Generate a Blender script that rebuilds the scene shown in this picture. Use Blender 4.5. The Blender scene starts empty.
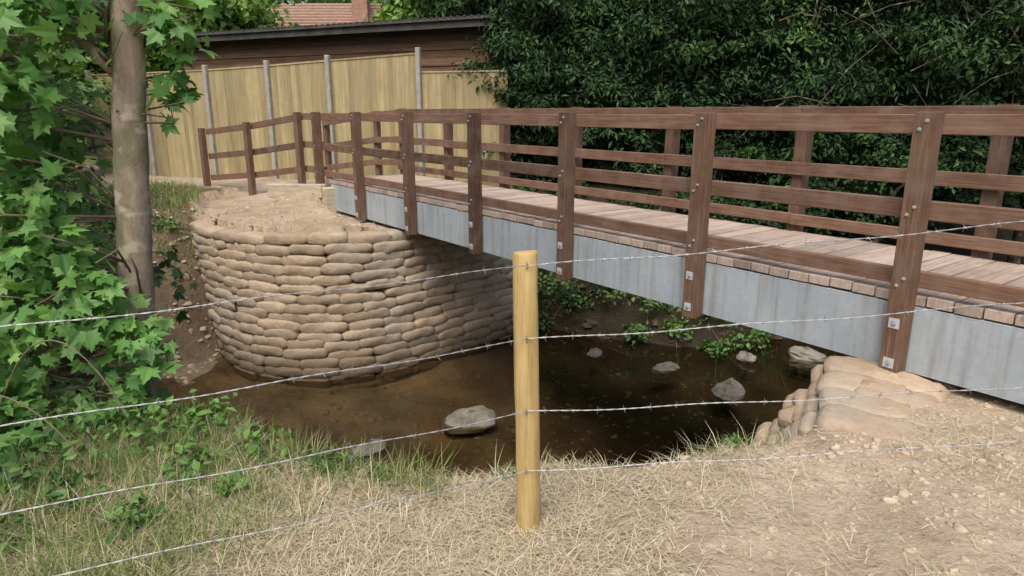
import bpy, math, numpy as np
from mathutils import Vector, Matrix
rng=np.random.default_rng(7)
scene=bpy.context.scene
R=math.radians

# ------------------------------------------------------------ helpers
def link(ob,parent=None):
    scene.collection.objects.link(ob)
    if parent is not None: ob.parent=parent
    return ob
def empty(name):
    e=bpy.data.objects.new(name,None); return link(e)
def np_mesh(name,V,loops,totals,mats,parent=None,smooth=False):
    me=bpy.data.meshes.new(name)
    V=np.asarray(V,dtype=np.float32); loops=np.asarray(loops,dtype=np.int32); totals=np.asarray(totals,dtype=np.int32)
    starts=np.concatenate([[0],np.cumsum(totals)[:-1]]).astype(np.int32)
    me.vertices.add(len(V)); me.vertices.foreach_set('co',V.ravel())
    me.loops.add(len(loops)); me.loops.foreach_set('vertex_index',loops)
    me.polygons.add(len(totals)); me.polygons.foreach_set('loop_start',starts); me.polygons.foreach_set('loop_total',totals)
    me.polygons.foreach_set('use_smooth',np.full(len(totals),bool(smooth)))
    me.update(calc_edges=True); me.validate()
    for m in (mats if isinstance(mats,(list,tuple)) else [mats]): me.materials.append(m)
    ob=bpy.data.objects.new(name,me); return link(ob,parent)
class MB:
    def __init__(s): s.v=[];s.l=[];s.t=[];s.n=0
    def add(s,V,F):
        s.v.append(np.asarray(V,float))
        for f in F:
            s.l.extend([i+s.n for i in f]); s.t.append(len(f))
        s.n+=len(V)
    def box(s,x0,x1,y0,y1,z0,z1,M=None):
        V=[(x0,y0,z0),(x1,y0,z0),(x1,y1,z0),(x0,y1,z0),(x0,y0,z1),(x1,y0,z1),(x1,y1,z1),(x0,y1,z1)]
        if M is not None: V=[tuple(M@Vector(v)) for v in V]
        s.add(V,[(0,3,2,1),(4,5,6,7),(0,1,5,4),(1,2,6,5),(2,3,7,6),(3,0,4,7)])
    def beam(s,a,b,w,h):
        a=Vector(a);b=Vector(b);d=(b-a);L=d.length;d.normalize()
        side=Vector((0,0,1)).cross(d).normalized(); up=d.cross(side)
        M=Matrix((( d.x,side.x,up.x,a.x),(d.y,side.y,up.y,a.y),(d.z,side.z,up.z,a.z),(0,0,0,1)))
        s.box(0,L,-w/2,w/2,-h/2,h/2,M)
    def tube(s,pts,rad,k=8,cap=True,wob=0.0):
        pts=[Vector(p) for p in pts]; n=len(pts); V=[];F=[]
        ref=Vector((0,0,1))
        for i,p in enumerate(pts):
            d=(pts[min(i+1,n-1)]-pts[max(i-1,0)]).normalized()
            a=d.cross(ref)
            if a.length<0.2: a=d.cross(Vector((1,0,0)))
            a.normalize(); b=d.cross(a)
            if i>0 and a.dot(pa)<0: a=-a;b=-b
            pa=a
            r=rad[i] if hasattr(rad,'__len__') else rad
            for j in range(k):
                th=2*math.pi*j/k; rr=r*(1+wob*math.sin(3*th+i*1.3)+wob*rng.normal()*.5)
                V.append(tuple(p+a*math.cos(th)*rr+b*math.sin(th)*rr))
        for i in range(n-1):
            for j in range(k):
                F.append((i*k+j,i*k+(j+1)%k,(i+1)*k+(j+1)%k,(i+1)*k+j))
        if cap: F.append(tuple(range(k))[::-1]); F.append(tuple((n-1)*k+j for j in range(k)))
        s.add(V,F)
    def obj(s,name,mat,parent=None,smooth=False,bevel=0):
        ob=np_mesh(name,np.concatenate(s.v),s.l,s.t,mat,parent,smooth)
        if bevel:
            m=ob.modifiers.new('bevel','BEVEL'); m.width=bevel; m.segments=1; m.limit_method='ANGLE'
        return ob
def sstep(t): t=np.clip(t,0,1); return t*t*(3-2*t)
_ph=rng.uniform(0,6.28,(24,2)); _dr=rng.normal(size=(24,2))
def nz(x,y,f=1.0,o=6):
    r=0*x
    for i in range(o):
        d=_dr[i]/np.linalg.norm(_dr[i]); k=f*(1.0+.37*i)
        r=r+np.sin((x*d[0]+y*d[1])*k+_ph[i,0]+1.3*np.sin((x*d[1]-y*d[0])*k*.7+_ph[i,1]))/(1+.3*i)
    return r/3.0

# ------------------------------------------------------------ materials
def newmat(name):
    m=bpy.data.materials.new(name); m.use_nodes=True; nt=m.node_tree
    return m,nt,nt.nodes['Principled BSDF'],nt.nodes['Material Output']
def ramp(nt,fac,stops):
    r=nt.nodes.new('ShaderNodeValToRGB'); e=r.color_ramp.elements
    while len(e)<len(stops): e.new(.5)
    for i,(p,c) in enumerate(stops):
        e[i].position=p; e[i].color=(*c,1) if len(c)==3 else c
    nt.links.new(fac,r.inputs[0]); return r.outputs[0]
def mixc(nt,f,a,b,mode='MIX'):
    m=nt.nodes.new('ShaderNodeMix'); m.data_type='RGBA'; m.blend_type=mode
    for i,v in ((0,f),(6,a),(7,b)):
        if isinstance(v,(int,float)): m.inputs[i].default_value=v
        elif isinstance(v,tuple): m.inputs[i].default_value=(*v,1)
        else: nt.links.new(v,m.inputs[i])
    return m.outputs[2]
def coords(nt,scale=(1,1,1),island=False):
    tc=nt.nodes.new('ShaderNodeTexCoord'); mp=nt.nodes.new('ShaderNodeMapping')
    mp.inputs['Scale'].default_value=scale
    nt.links.new(tc.outputs['Object'],mp.inputs[0])
    if island:
        g=nt.nodes.new('ShaderNodeNewGeometry'); mu=nt.nodes.new('ShaderNodeMath'); mu.operation='MULTIPLY'; mu.inputs[1].default_value=37
        nt.links.new(g.outputs['Random Per Island'],mu.inputs[0]); 
        cx=nt.nodes.new('ShaderNodeCombineXYZ'); 
        for i in range(3): nt.links.new(mu.outputs[0],cx.inputs[i])
        nt.links.new(cx.outputs[0],mp.inputs['Location'])
        return mp.outputs[0],g.outputs['Random Per Island']
    return mp.outputs[0]
def noise(nt,vec,scale,detail=6,rough=.6):
    n=nt.nodes.new('ShaderNodeTexNoise'); n.inputs['Scale'].default_value=scale; n.inputs['Detail'].default_value=detail; n.inputs['Roughness'].default_value=rough
    nt.links.new(vec,n.inputs['Vector']); return n.outputs[0]
def bump(nt,b,h,strength=.3,dist=.01):
    n=nt.nodes.new('ShaderNodeBump'); n.inputs['Strength'].default_value=strength; n.inputs['Distance'].default_value=dist
    nt.links.new(h,n.inputs['Height']); nt.links.new(n.outputs[0],b.inputs['Normal'])
def muladd(nt,a,k,c):
    ad=nt.nodes.new('ShaderNodeMath'); ad.operation='MULTIPLY_ADD'; ad.inputs[1].default_value=k; nt.links.new(a,ad.inputs[0])
    if isinstance(c,(int,float)): ad.inputs[2].default_value=c
    else: nt.links.new(c,ad.inputs[2])
    return ad.outputs[0]
def wood(name,dark,mid,light,grain=(1.5,30,30),rough=.75,var=.5,weather=None,wf=.5):
    m,nt,b,o=newmat(name)
    v,isl=coords(nt,grain,True)
    n1=noise(nt,v,1.0,8,.7)
    c=ramp(nt,n1,[(.3,dark),(.5,mid),(.7,light)])
    var_c=ramp(nt,isl,[(0,(1-var,1-var,1-var)),(.5,(1,.97,.95)),(1,(1+var*.6,1+var*.55,1+var*.5))])
    c=mixc(nt,1.0,c,var_c,'MULTIPLY')
    if weather:
        v2=coords(nt,(3,3,3)); w=ramp(nt,noise(nt,v2,1.6,6,.65),[(.42,(0,0,0)),(.68,(1,1,1))])
        c=mixc(nt,muladd(nt,w,wf,0.0),c,weather)
    nt.links.new(c,b.inputs['Base Color']); b.inputs['Roughness'].default_value=rough; b.inputs['Specular IOR Level'].default_value=.3
    bump(nt,b,n1,.35,.003); return m
def leafmat(name,stops,trans=.3,rough=.5,patch=0.0,spec=.4):
    m,nt,b,o=newmat(name)
    g=nt.nodes.new('ShaderNodeNewGeometry'); c=ramp(nt,g.outputs['Random Per Island'],stops)
    if patch:
        n=noise(nt,coords(nt),.9,5,.6)
        c=mixc(nt,1.0,c,ramp(nt,n,[(.34,(1-patch,1-patch,1-patch)),(.5,(1,1,1)),(.66,(1+patch*1.5,1+patch*1.3,1+patch*.6))]),'MULTIPLY')
    nt.links.new(c,b.inputs['Base Color']); b.inputs['Roughness'].default_value=rough; b.inputs['Specular IOR Level'].default_value=spec
    if trans>0:
        t=nt.nodes.new('ShaderNodeBsdfTranslucent'); c2=mixc(nt,1.0,c,(1.3,1.35,.6),'MULTIPLY'); nt.links.new(c2,t.inputs[0])
        mx=nt.nodes.new('ShaderNodeMixShader'); mx.inputs[0].default_value=trans
        nt.links.new(b.outputs[0],mx.inputs[1]); nt.links.new(t.outputs[0],mx.inputs[2]); nt.links.new(mx.outputs[0],o.inputs[0])
    return m
def plain(name,c1,c2,scale=5,rough=.8,metal=0,bs=.3,bd=.01,stretch=(1,1,1),spec=.4):
    m,nt,b,o=newmat(name); v=coords(nt,stretch); n=noise(nt,v,scale,8)
    nt.links.new(ramp(nt,n,[(.3,c1),(.7,c2)]),b.inputs['Base Color'])
    b.inputs['Roughness'].default_value=rough; b.inputs['Metallic'].default_value=metal; b.inputs['Specular IOR Level'].default_value=spec
    if bs: bump(nt,b,n,bs,bd)
    return m

M_post=wood('hardwood_post',(.065,.034,.021),(.125,.070,.045),(.21,.13,.085),(70,70,3),.65,.35,(.20,.155,.12),.5)
M_rail=wood('hardwood_rail',(.085,.042,.026),(.155,.086,.056),(.25,.15,.105),(3,70,70),.65,.4,(.25,.19,.15),.5)
M_deck=wood('hardwood_deck',(.22,.155,.12),(.37,.285,.23),(.50,.41,.35),(60,2.5,20),.85,.40,(.46,.40,.35),.5)
M_pine=wood('treated_pine_post',(.25,.16,.055),(.48,.35,.145),(.62,.49,.25),(30,30,2.0),.8,.0,(.34,.26,.11),.5)
M_closeboard=wood('closeboard_timber',(.25,.19,.09),(.36,.29,.15),(.45,.38,.22),(20,20,1.2),.85,.28,(.29,.26,.16),.5)
M_shedwall=wood('shed_boards',(.07,.04,.024),(.14,.083,.05),(.22,.135,.085),(1.2,1.2,24),.85,.4)
M_sill=wood('pale_sleeper',(.3,.25,.18),(.42,.36,.27),(.52,.46,.36),(3,3,20),.85,.2)
M_conc=plain('concrete_post',(.25,.24,.21),(.40,.38,.34),8)
def galv():
    m,nt,b,o=newmat('galvanised_steel'); v=coords(nt,(1,1,1)); n=noise(nt,v,1.7,8,.6)
    vo=nt.nodes.new('ShaderNodeTexVoronoi'); vo.inputs['Scale'].default_value=28; nt.links.new(v,vo.inputs['Vector'])
    c=ramp(nt,n,[(.3,(.30,.345,.38)),(.7,(.44,.48,.51))])
    c=mixc(nt,.2,c,ramp(nt,vo.outputs['Color'],[(0,(.30,.34,.37)),(1,(.55,.59,.61))]))
    sv=coords(nt,(9,1,.5)); st=ramp(nt,noise(nt,sv,1.5,5),[(.48,(1,1,1)),(.72,(.70,.66,.60))]); c=mixc(nt,1.0,c,st,'MULTIPLY')
    nt.links.new(c,b.inputs['Base Color']); b.inputs['Roughness'].default_value=.7; b.inputs['Metallic'].default_value=.1; return m
M_galv=galv()
M_bolt=plain('zinc_bolt',(.36,.37,.38),(.5,.5,.5),20,.5,.4,0)
M_plate=plain('galvanised_plate',(.45,.47,.49),(.58,.6,.62),9,.6,.2,0)
M_wire=plain('galvanised_wire',(.20,.20,.20),(.36,.36,.36),40,.5,.6,0)
M_roof=plain('shed_roof_felt',(.04,.037,.033),(.10,.09,.08),4)
M_tile=plain('clay_tiles',(.22,.125,.09),(.38,.25,.19),6,stretch=(1,1,4))
M_brick=plain('house_brick',(.28,.14,.10),(.42,.26,.19),8)
M_glass=plain('window_glass',(.03,.035,.04),(.05,.055,.06),2,.1)
M_rock=plain('stream_stone',(.10,.09,.065),(.29,.26,.21),5,.75,0,.6,.02)
M_pebble=plain('stream_gravel',(.12,.09,.055),(.28,.23,.16),3,.85,0,.4,.02)
M_clod=plain('soil_clods',(.33,.255,.18),(.53,.435,.325),9,.95,0,.5,.01,spec=.1)
M_rub=plain('shaded_soil',(.045,.033,.02),(.12,.09,.06),6,.95,0,.5,.01,spec=.1)  # brown soil with the far bank's shade painted into its colour
def bark(name,stops,sc):
    m,nt,b,o=newmat(name); v=coords(nt,(1,1,.4)); n=noise(nt,v,9,10,.75); n2=noise(nt,coords(nt,(1,1,.8)),4,5,.6)
    c=ramp(nt,n,stops); c=mixc(nt,ramp(nt,n2,[(.5,(0,0,0)),(.62,(.6,.6,.6))]),c,(.13,.135,.06))
    n3=noise(nt,coords(nt,(1,1,1.5)),7,3,.5); c=mixc(nt,ramp(nt,n3,[(.56,(0,0,0)),(.64,(.7,.7,.7))]),c,(.50,.44,.35))
    nt.links.new(c,b.inputs['Base Color']); b.inputs['Roughness'].default_value=.9; bump(nt,b,n,.9,sc); return m
M_bark=bark('sycamore_bark',[(.3,(.15,.115,.08)),(.5,(.30,.24,.175)),(.7,(.44,.37,.28))],.02)
M_bark2=bark('brown_bark',[(.3,(.05,.035,.022)),(.5,(.12,.08,.05)),(.7,(.2,.14,.095))],.03)
M_twig=plain('twigs',(.11,.08,.055),(.24,.18,.125),10,.9,0,0)
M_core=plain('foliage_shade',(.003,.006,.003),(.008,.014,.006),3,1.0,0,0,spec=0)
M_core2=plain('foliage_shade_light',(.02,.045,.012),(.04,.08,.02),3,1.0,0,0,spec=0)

M_maple=leafmat('sycamore_leaves',[(0,(.06,.15,.040)),(.4,(.11,.25,.06)),(.8,(.17,.34,.08)),(1,(.24,.41,.11))],.35,.5)
M_laurel=leafmat('dark_leaves',[(0,(.008,.022,.008)),(.5,(.020,.048,.014)),(.88,(.036,.078,.022)),(1,(.075,.14,.04))],0,.6,.7,.22)
M_mid=leafmat('mid_leaves',[(0,(.03,.07,.018)),(.5,(.06,.125,.032)),(1,(.12,.21,.06))],.2,.55,.4)
M_bright=leafmat('bright_leaves',[(0,(.08,.17,.035)),(.5,(.16,.28,.06)),(1,(.27,.40,.11))],.35,.55,.3)
M_ivy=leafmat('ivy_leaves',[(0,(.035,.08,.02)),(.5,(.07,.15,.035)),(1,(.13,.24,.06))],.15,.5,.3)
M_straw=leafmat('dry_grass',[(0,(.36,.28,.17)),(.5,(.54,.455,.305)),(.9,(.70,.61,.45)),(1,(.28,.29,.13))],0,.85)
M_grass=leafmat('green_grass',[(0,(.09,.15,.035)),(.5,(.16,.24,.06)),(.75,(.27,.31,.11)),(1,(.50,.44,.26))],.25,.6)

def sandbagmat():
    m,nt,b,o=newmat('hessian_sandbag')
    v,isl=coords(nt,(1,1,1),True)
    n=noise(nt,v,3.5,8,.7)
    c=ramp(nt,n,[(.3,(.31,.23,.155)),(.52,(.43,.33,.235)),(.75,(.52,.42,.31))])
    c=mixc(nt,1.0,c,ramp(nt,isl,[(0,(.84,.83,.82)),(.5,(1,1,1)),(1,(1.1,1.09,1.08))]),'MULTIPLY')
    tc=nt.nodes.new('ShaderNodeTexCoord'); sp=nt.nodes.new('ShaderNodeSeparateXYZ'); nt.links.new(tc.outputs['Object'],sp.inputs[0])
    pn=noise(nt,tc.outputs['Object'],.9,5,.6); c=mixc(nt,ramp(nt,pn,[(.5,(0,0,0)),(.68,(.6,.6,.6))]),c,(.36,.325,.27))
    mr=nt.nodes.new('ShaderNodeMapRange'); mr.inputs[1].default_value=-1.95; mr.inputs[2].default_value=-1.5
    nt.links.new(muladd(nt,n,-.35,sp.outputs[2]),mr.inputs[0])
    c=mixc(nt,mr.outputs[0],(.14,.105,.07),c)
    nt.links.new(c,b.inputs['Base Color']); b.inputs['Roughness'].default_value=.95; b.inputs['Specular IOR Level'].default_value=.1
    w=noise(nt,v,110,3,.7); w2=noise(nt,v,14,6,.65)
    bump(nt,b,muladd(nt,w,.25,w2),.75,.025); return m
M_bag=sandbagmat()

def groundmat():
    m,nt,b,o=newmat('ground_soil')
    at=nt.nodes.new('ShaderNodeAttribute'); at.attribute_name='zone'
    v=coords(nt)
    n0=noise(nt,v,.9,6,.6); n1=noise(nt,v,2.8,10,.68); n2=noise(nt,v,34,8,.75); n3=noise(nt,v,9,8,.65)
    c=mixc(nt,1.0,at.outputs['Color'],ramp(nt,n1,[(.32,(.74,.71,.68)),(.5,(.98,.97,.96)),(.7,(1.18,1.18,1.18))]),'MULTIPLY')
    c=mixc(nt,1.0,c,ramp(nt,n0,[(.35,(.87,.84,.80)),(.6,(1.05,1.05,1.05))]),'MULTIPLY')
    c=mixc(nt,1.0,c,ramp(nt,n2,[(.3,(.70,.67,.64)),(.5,(1,1,1)),(.75,(1.2,1.19,1.18))]),'MULTIPLY')
    nt.links.new(c,b.inputs['Base Color']); b.inputs['Roughness'].default_value=.95; b.inputs['Specular IOR Level'].default_value=.1
    bump(nt,b,muladd(nt,n2,.35,n3),1.0,.06); return m
M_ground=groundmat()

def watermat():
    m,nt,b,o=newmat('stream_water'); nt.nodes.remove(b)
    v=coords(nt,(1,1.6,1)); n=noise(nt,v,5,3,.55)
    bp=nt.nodes.new('ShaderNodeBump'); bp.inputs['Strength'].default_value=.2; bp.inputs['Distance'].default_value=.02; nt.links.new(n,bp.inputs['Height'])
    gl=nt.nodes.new('ShaderNodeBsdfGlossy'); gl.inputs['Roughness'].default_value=.02; gl.inputs['Color'].default_value=(1,1,1,1); nt.links.new(bp.outputs[0],gl.inputs['Normal'])
    tr=nt.nodes.new('ShaderNodeBsdfTransparent'); tr.inputs[0].default_value=(.68,.61,.48,1)
    fr=nt.nodes.new('ShaderNodeFresnel'); fr.inputs[0].default_value=1.42; nt.links.new(bp.outputs[0],fr.inputs['Normal'])
    mx=nt.nodes.new('ShaderNodeMixShader'); nt.links.new(fr.outputs[0],mx.inputs[0]); nt.links.new(tr.outputs[0],mx.inputs[1]); nt.links.new(gl.outputs[0],mx.inputs[2])
    nt.links.new(mx.outputs[0],o.inputs[0]); return m
M_water=watermat()

# ------------------------------------------------------------ terrain
def catmull(P,n=12):
    P=np.array(P,float); Q=[]
    E=np.vstack([2*P[0]-P[1],P,2*P[-1]-P[-2]])
    for i in range(1,len(E)-2):
        for k in range(n):
            t=k/n; a,b,c,d=E[i-1],E[i],E[i+1],E[i+2]
            Q.append(.5*((2*b)+(c-a)*t+(2*a-5*b+4*c-d)*t*t+(3*b-3*c+d-a)*t**3))
    Q.append(P[-1]); return np.array(Q)
top=catmull([(-5.35,11.6),(-5.0,10.6),(-4.45,9.7),(-3.6,9.08),(-2.8,8.8),(-2.1,8.85),(-1.45,9.22),(-.8,9.82),(-.1,10.65),(-.2,11.5),(-.7,12.3)])
base=catmull([(-5.1,11.5),(-4.65,10.3),(-4.1,9.32),(-3.5,8.65),(-2.8,8.37),(-2.15,8.45),(-1.5,8.84),(-.85,9.46),(.1,10.42),(.05,11.4),(-.5,12.2)])
cen=np.array([-2.6,11.8])
def inset(C,d):
    T=np.gradient(C,axis=0); T/=np.linalg.norm(T,axis=1)[:,None]; Nn=np.stack([-T[:,1],T[:,0]],1)
    s=np.sign(np.sum((cen-C)*Nn,axis=1)); return C+Nn*s[:,None]*d
poly=np.vstack([inset(top,.08),[(-1.0,13.4),(-5.0,13.4)]])
def inpoly(x,y,P):
    r=np.zeros(x.shape,bool); j=len(P)-1
    for i in range(len(P)):
        xi,yi=P[i];xj,yj=P[j]
        c=((yi>y)!=(yj>y))&(x<(xj-xi)*(y-yi)/(yj-yi+1e-12)+xi); r^=c; j=i
    return r
def distc(x,y,C):
    d=np.full(x.shape,1e9)
    for p in C[::3]: d=np.minimum(d,(x-p[0])**2+(y-p[1])**2)
    return np.sqrt(d)
P1=np.array([2.34,3.87]); D=np.array([-.599,.801]); NN=np.array([.801,.599])
def tn(x,y):
    rx,ry=x-P1[0],y-P1[1]; return rx*D[0]+ry*D[1], rx*NN[0]+ry*NN[1]
LX=[-12,-3,-1.9,-1.2,-.6,0,.5,1.2,1.5,2.2,12]; LY=[3.9,3.45,3.25,2.98,2.76,2.74,2.82,3.04,3.22,3.80,11.4]
def ylip(x): return np.interp(x,LX,LY)+.05*np.sin(2.9*x+.5)+.03*np.sin(7.3*x)
TX=[-14,-6,-5,-4.6,-4.25,-3.95,-3,0,.6,1.7,3,5,8,14,30]; TY=[6.4,7.1,7.6,8.1,8.9,9.8,10.5,10.8,10.0,9.1,8.8,9.6,12.2,16.5,28]
def H(x,y):
    x=np.asarray(x,float);y=np.asarray(y,float)
    yl=ylip(x); yt=np.interp(x,TX,TY)
    w=np.where(x>1.3,.7,.9)
    near=1-sstep((y-yl)/w)
    rl=np.interp(x,[-5,0,1],[2.6,2.6,3.2])
    far=sstep((y-yt)/rl)
    G=.2+.33*np.exp(-(np.hypot(x+2.51,y-11.61)/2.2)**2)
    bed=-1.94+.07*nz(x,y,2.2)+.09*sstep((-x-1)/3)-.2*sstep((x)/2)
    z=bed+near*(0-bed)+far*(G-bed)
    n=nz(x,y,1.1)*.035+nz(x,y,4.7)*.016+nz(x,y,11.)*.006
    n=n+far*(1-far)*4*(.12*nz(x,y,2.3)+.05*nz(x,y,6.5))
    z=z+n
    ins=inpoly(x,y,poly)
    dd=distc(x,y,top)
    plat=.105+(G-.12)*sstep(dd/2.7)+.03*nz(x,y,3.1)+.02*nz(x,y,8.)
    z=np.where(ins,plat,z)
    t,nn=tn(x,y)
    under=sstep((nn+.45)/.42)*sstep((1.85-nn)/.3)*sstep((8.85-t)/.1)*sstep((t+1.55)/.15)
    z=np.where(z>0.03,z+(0.03-z)*under,z)
    ra=sstep((-1.55-t)/.2)*sstep((nn+.5)/.5)*sstep((2.0-nn)/.5)*(1-sstep((-t-3)/5))
    z=z+ra*.5*(y<yl+.5)
    z=z+.07*sstep((x-1.0)/1.2)*(y<yl)*sstep((12-x)/6)*(1-under)
    return z
def lin(a,b,s): return list(np.arange(a,b,s))
far_out=[-320,-200,-120,-80,-50,-36,-28,-22,-18,-15,-13]
xs=np.array(far_out+lin(-11.5,-6,.25)+lin(-6,6,.075)+lin(6,12,.25)+[13,15,18,22,28,36,50,80,120,200,320])
ys=np.array([-320,-200,-120,-60,-30,-15,-8,-4,-2,-1,0,.6]+lin(1,5,.05)+lin(5,14,.085)+lin(14,20,.3)+[21,23,26,30,36,50,80,120,200,320])
X,Y=np.meshgrid(xs,ys); Z=H(X,Y)
V=np.stack([X.ravel(),Y.ravel(),Z.ravel()],1)
nx,ny=len(xs),len(ys)
I=(np.arange(ny-1)[:,None]*nx+np.arange(nx-1)[None,:]).ravel()
L=np.stack([I,I+1,I+1+nx,I+nx],1).ravel()
ground=np_mesh('ground',V,L,np.full(len(I),4),M_ground,smooth=True)
def zone(x,y,z):
    c=np.zeros(x.shape+(3,))
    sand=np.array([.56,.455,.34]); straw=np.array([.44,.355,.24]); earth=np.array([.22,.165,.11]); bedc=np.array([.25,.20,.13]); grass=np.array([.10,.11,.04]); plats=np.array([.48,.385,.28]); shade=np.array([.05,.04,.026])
    f=sstep((x+.1+.35*nz(x,y,1.7))/.9)[...,None]
    c[:]=straw*(1-f)+sand*f
    gl=(sstep((-.8-x)/.8)*.7)[...,None]; c=c*(1-gl)+np.array([.14,.13,.06])*gl
    yl=ylip(x); e=sstep((y-yl)/.4)[...,None]; c=c*(1-e)+earth*e
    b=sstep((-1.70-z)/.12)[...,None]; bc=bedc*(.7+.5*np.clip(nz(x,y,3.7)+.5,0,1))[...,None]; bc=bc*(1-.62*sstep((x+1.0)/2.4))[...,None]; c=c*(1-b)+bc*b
    yt=np.interp(x,TX,TY); g=sstep((y-yt-1.5)/1.2)[...,None]
    c=np.where((y>yt)[...,None],c*(1-g)+(grass*.5+earth*.5)*g,c)
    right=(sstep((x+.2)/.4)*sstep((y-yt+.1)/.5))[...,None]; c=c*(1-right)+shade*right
    pi=inpoly(x,y,np.vstack([inset(top,.0),[(-1.0,13.4),(-5.0,13.4)]]))[...,None]; c=np.where(pi,plats,c)
    pth=(sstep((1.5-np.abs((y-12.9)+.55*(x+4.3)-.4))/.4)*(x<-1.5)*(x>-16)*(y>10.5))[...,None]
    c=c*(1-pth)+np.array([.42,.35,.27])*pth
    o=sstep((np.hypot(x,y-8)-14)/6)[...,None]; c=c*(1-o)+np.array([.09,.12,.04])*o
    return c
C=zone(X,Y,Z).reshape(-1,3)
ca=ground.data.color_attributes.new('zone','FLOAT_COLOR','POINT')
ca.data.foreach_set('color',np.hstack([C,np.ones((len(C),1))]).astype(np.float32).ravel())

wx=np.concatenate([np.arange(-40,-8,4),np.arange(-8,14,.5),np.arange(14,41,3)])
mbw=MB(); Vw=[];Fw=[]
for i,x in enumerate(wx):
    a=float(ylip(np.array(x)))+.1; b=float(np.interp(x,TX,TY))+1.2
    for k in range(5): Vw.append((x,a+(b-a)*k/4,-1.8))
for i in range(len(wx)-1):
    for k in range(4): Fw.append((i*5+k,(i+1)*5+k,(i+1)*5+k+1,i*5+k+1))
mbw.add(Vw,Fw); mbw.obj('stream_water',M_water,smooth=True)

# ------------------------------------------------------------ sandbags
def bag(mb,c,tdir,L,W,Hh,seed,tilt=0,sag=0.0,ny_=.42,nz_=.5,wr=1.0,roll=0.0,pw=4.5):
    nu,nv=15,16; u=np.linspace(-1,1,nu); th=np.linspace(0,2*np.pi,nv,endpoint=False)
    r=np.random.default_rng(seed)
    sp=lambda a,p: np.sign(a)*np.abs(a)**p
    a1,a2,a3=r.uniform(0,6.28,3)
    V=[]
    for ui in u:
        e=(1-abs(ui)**pw)
        fz=.34+.66*max(e,0)**.5; fy=.82+.18*max(e,0)**.5
        for t in th:
            y=W/2*sp(math.cos(t),ny_)*fy*(1+.05*math.sin(3*ui+a1+2*t)); z=Hh/2*sp(math.sin(t),nz_)*fz*(1+.08*math.sin(2.3*ui+a2)+.05*math.sin(5*ui+3*t+a3))
            V.append((ui*L/2*(1-.04*math.cos(t)**2),y+.004*wr*r.normal(),z-sag*ui*ui+.003*wr*r.normal()+roll*y))
    V=np.array(V); t=np.array([tdir[0],tdir[1],0.]); t/=np.linalg.norm(t); n=np.array([-t[1],t[0],0.]); k=np.array([0,0,1.])
    t2=t+k*tilt; t2/=np.linalg.norm(t2)
    Wd=np.array(c)+V[:,:1]*t2+V[:,1:2]*n+V[:,2:3]*k
    F=[]
    for i in range(nu-1):
        for j in range(nv): F.append((i*nv+j,i*nv+(j+1)%nv,(i+1)*nv+(j+1)%nv,(i+1)*nv+j))
    F.append(tuple(range(nv))[::-1]); F.append(tuple((nu-1)*nv+j for j in range(nv)))
    mb.add(Wd,F)
abut=empty('sandbag_abutment')
mb=MB(); rows=17; z0=-1.98; dz=.1215
for k in range(rows):
    q=k/(rows-1); Cc=base*(1-q)+top*q; Cc=inset(Cc,.03)
    seg=np.linalg.norm(np.diff(Cc,axis=0),axis=1); S=np.concatenate([[0],np.cumsum(seg)])
    s=.1+(.24 if k%2 else 0)+rng.uniform(0,.1)
    while s<S[-1]-.2:
        Lb=rng.uniform(.42,.60)
        m=s+Lb/2
        x=np.interp(m,S,Cc[:,0]); y=np.interp(m,S,Cc[:,1]); x2=np.interp(m+.15,S,Cc[:,0]);y2=np.interp(m+.15,S,Cc[:,1]);x1=np.interp(m-.15,S,Cc[:,0]);y1=np.interp(m-.15,S,Cc[:,1])
        d=(x2-x1,y2-y1)
        wob=.02*math.sin(m*1.7+k*.4)+.010*math.sin(m*4.1+k)
        bag(mb,(x+rng.normal()*.010,y+rng.normal()*.010,z0+k*dz+wob+rng.normal()*.004),d,Lb+.065,.30,.156,int(rng.integers(1e9)),rng.normal()*.025,rng.uniform(0,.012),ny_=.36)
        s+=Lb
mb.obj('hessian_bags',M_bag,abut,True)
bi=inset(base,.11); ti=inset(top,.11); n=len(bi)
mb=MB(); mb.add([(p[0],p[1],-2.1) for p in bi]+[(p[0],p[1],.0) for p in ti],[(i,i+1,n+i+1,n+i) for i in range(n-1)])
mb.obj('earth_fill',M_clod,abut,True)
ab2=empty('sandbag_abutment')
mb=MB()
d0=np.array([.80,.60]); nrm=np.array([-.6,.8])
for k in range(13):
    z=-1.85+k*.135
    back=(13-k)*.05
    s=.35+(.22 if k%2 else 0)
    while s<4.2:
        Lb=rng.uniform(.42,.52); p=np.array([1.50,3.36])+d0*(s+Lb/2)+nrm*(back+.05)
        bag(mb,(p[0]+rng.normal()*.015,p[1]+rng.normal()*.015,z),d0,Lb+.04,.36,.16,int(rng.integers(1e9)),rng.normal()*.02,wr=.6,pw=7)
        s+=Lb
dc=np.array([.45,.893]); nc=np.array([-.893,.45])
for lv in range(13):
    z=.035-lv*.105
    for j in range(4):
        off=lv*.068
        p=np.array([1.80,3.16])+nc*off+dc*(j*.27-.02*lv+(.12 if lv%2 else 0))
        bag(mb,(p[0]+rng.normal()*.014,p[1]+rng.normal()*.01,z+rng.normal()*.006),nc+rng.normal(size=2)*.07,.48,.285,.120,int(rng.integers(1e9)),.03+rng.normal()*.02,wr=1.0,pw=5,ny_=.5)
for (x,y,z) in [(2.14,3.50,.035),(2.32,3.72,.03),(2.52,3.92,.02)]:
    bag(mb,(x,y,z),(-.8+rng.normal()*.06,.6),.44,.29,.115,int(rng.integers(1e9)),.10,wr=1.0,pw=5,ny_=.5)
mb.obj('hessian_bags',M_bag,ab2,True)

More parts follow.
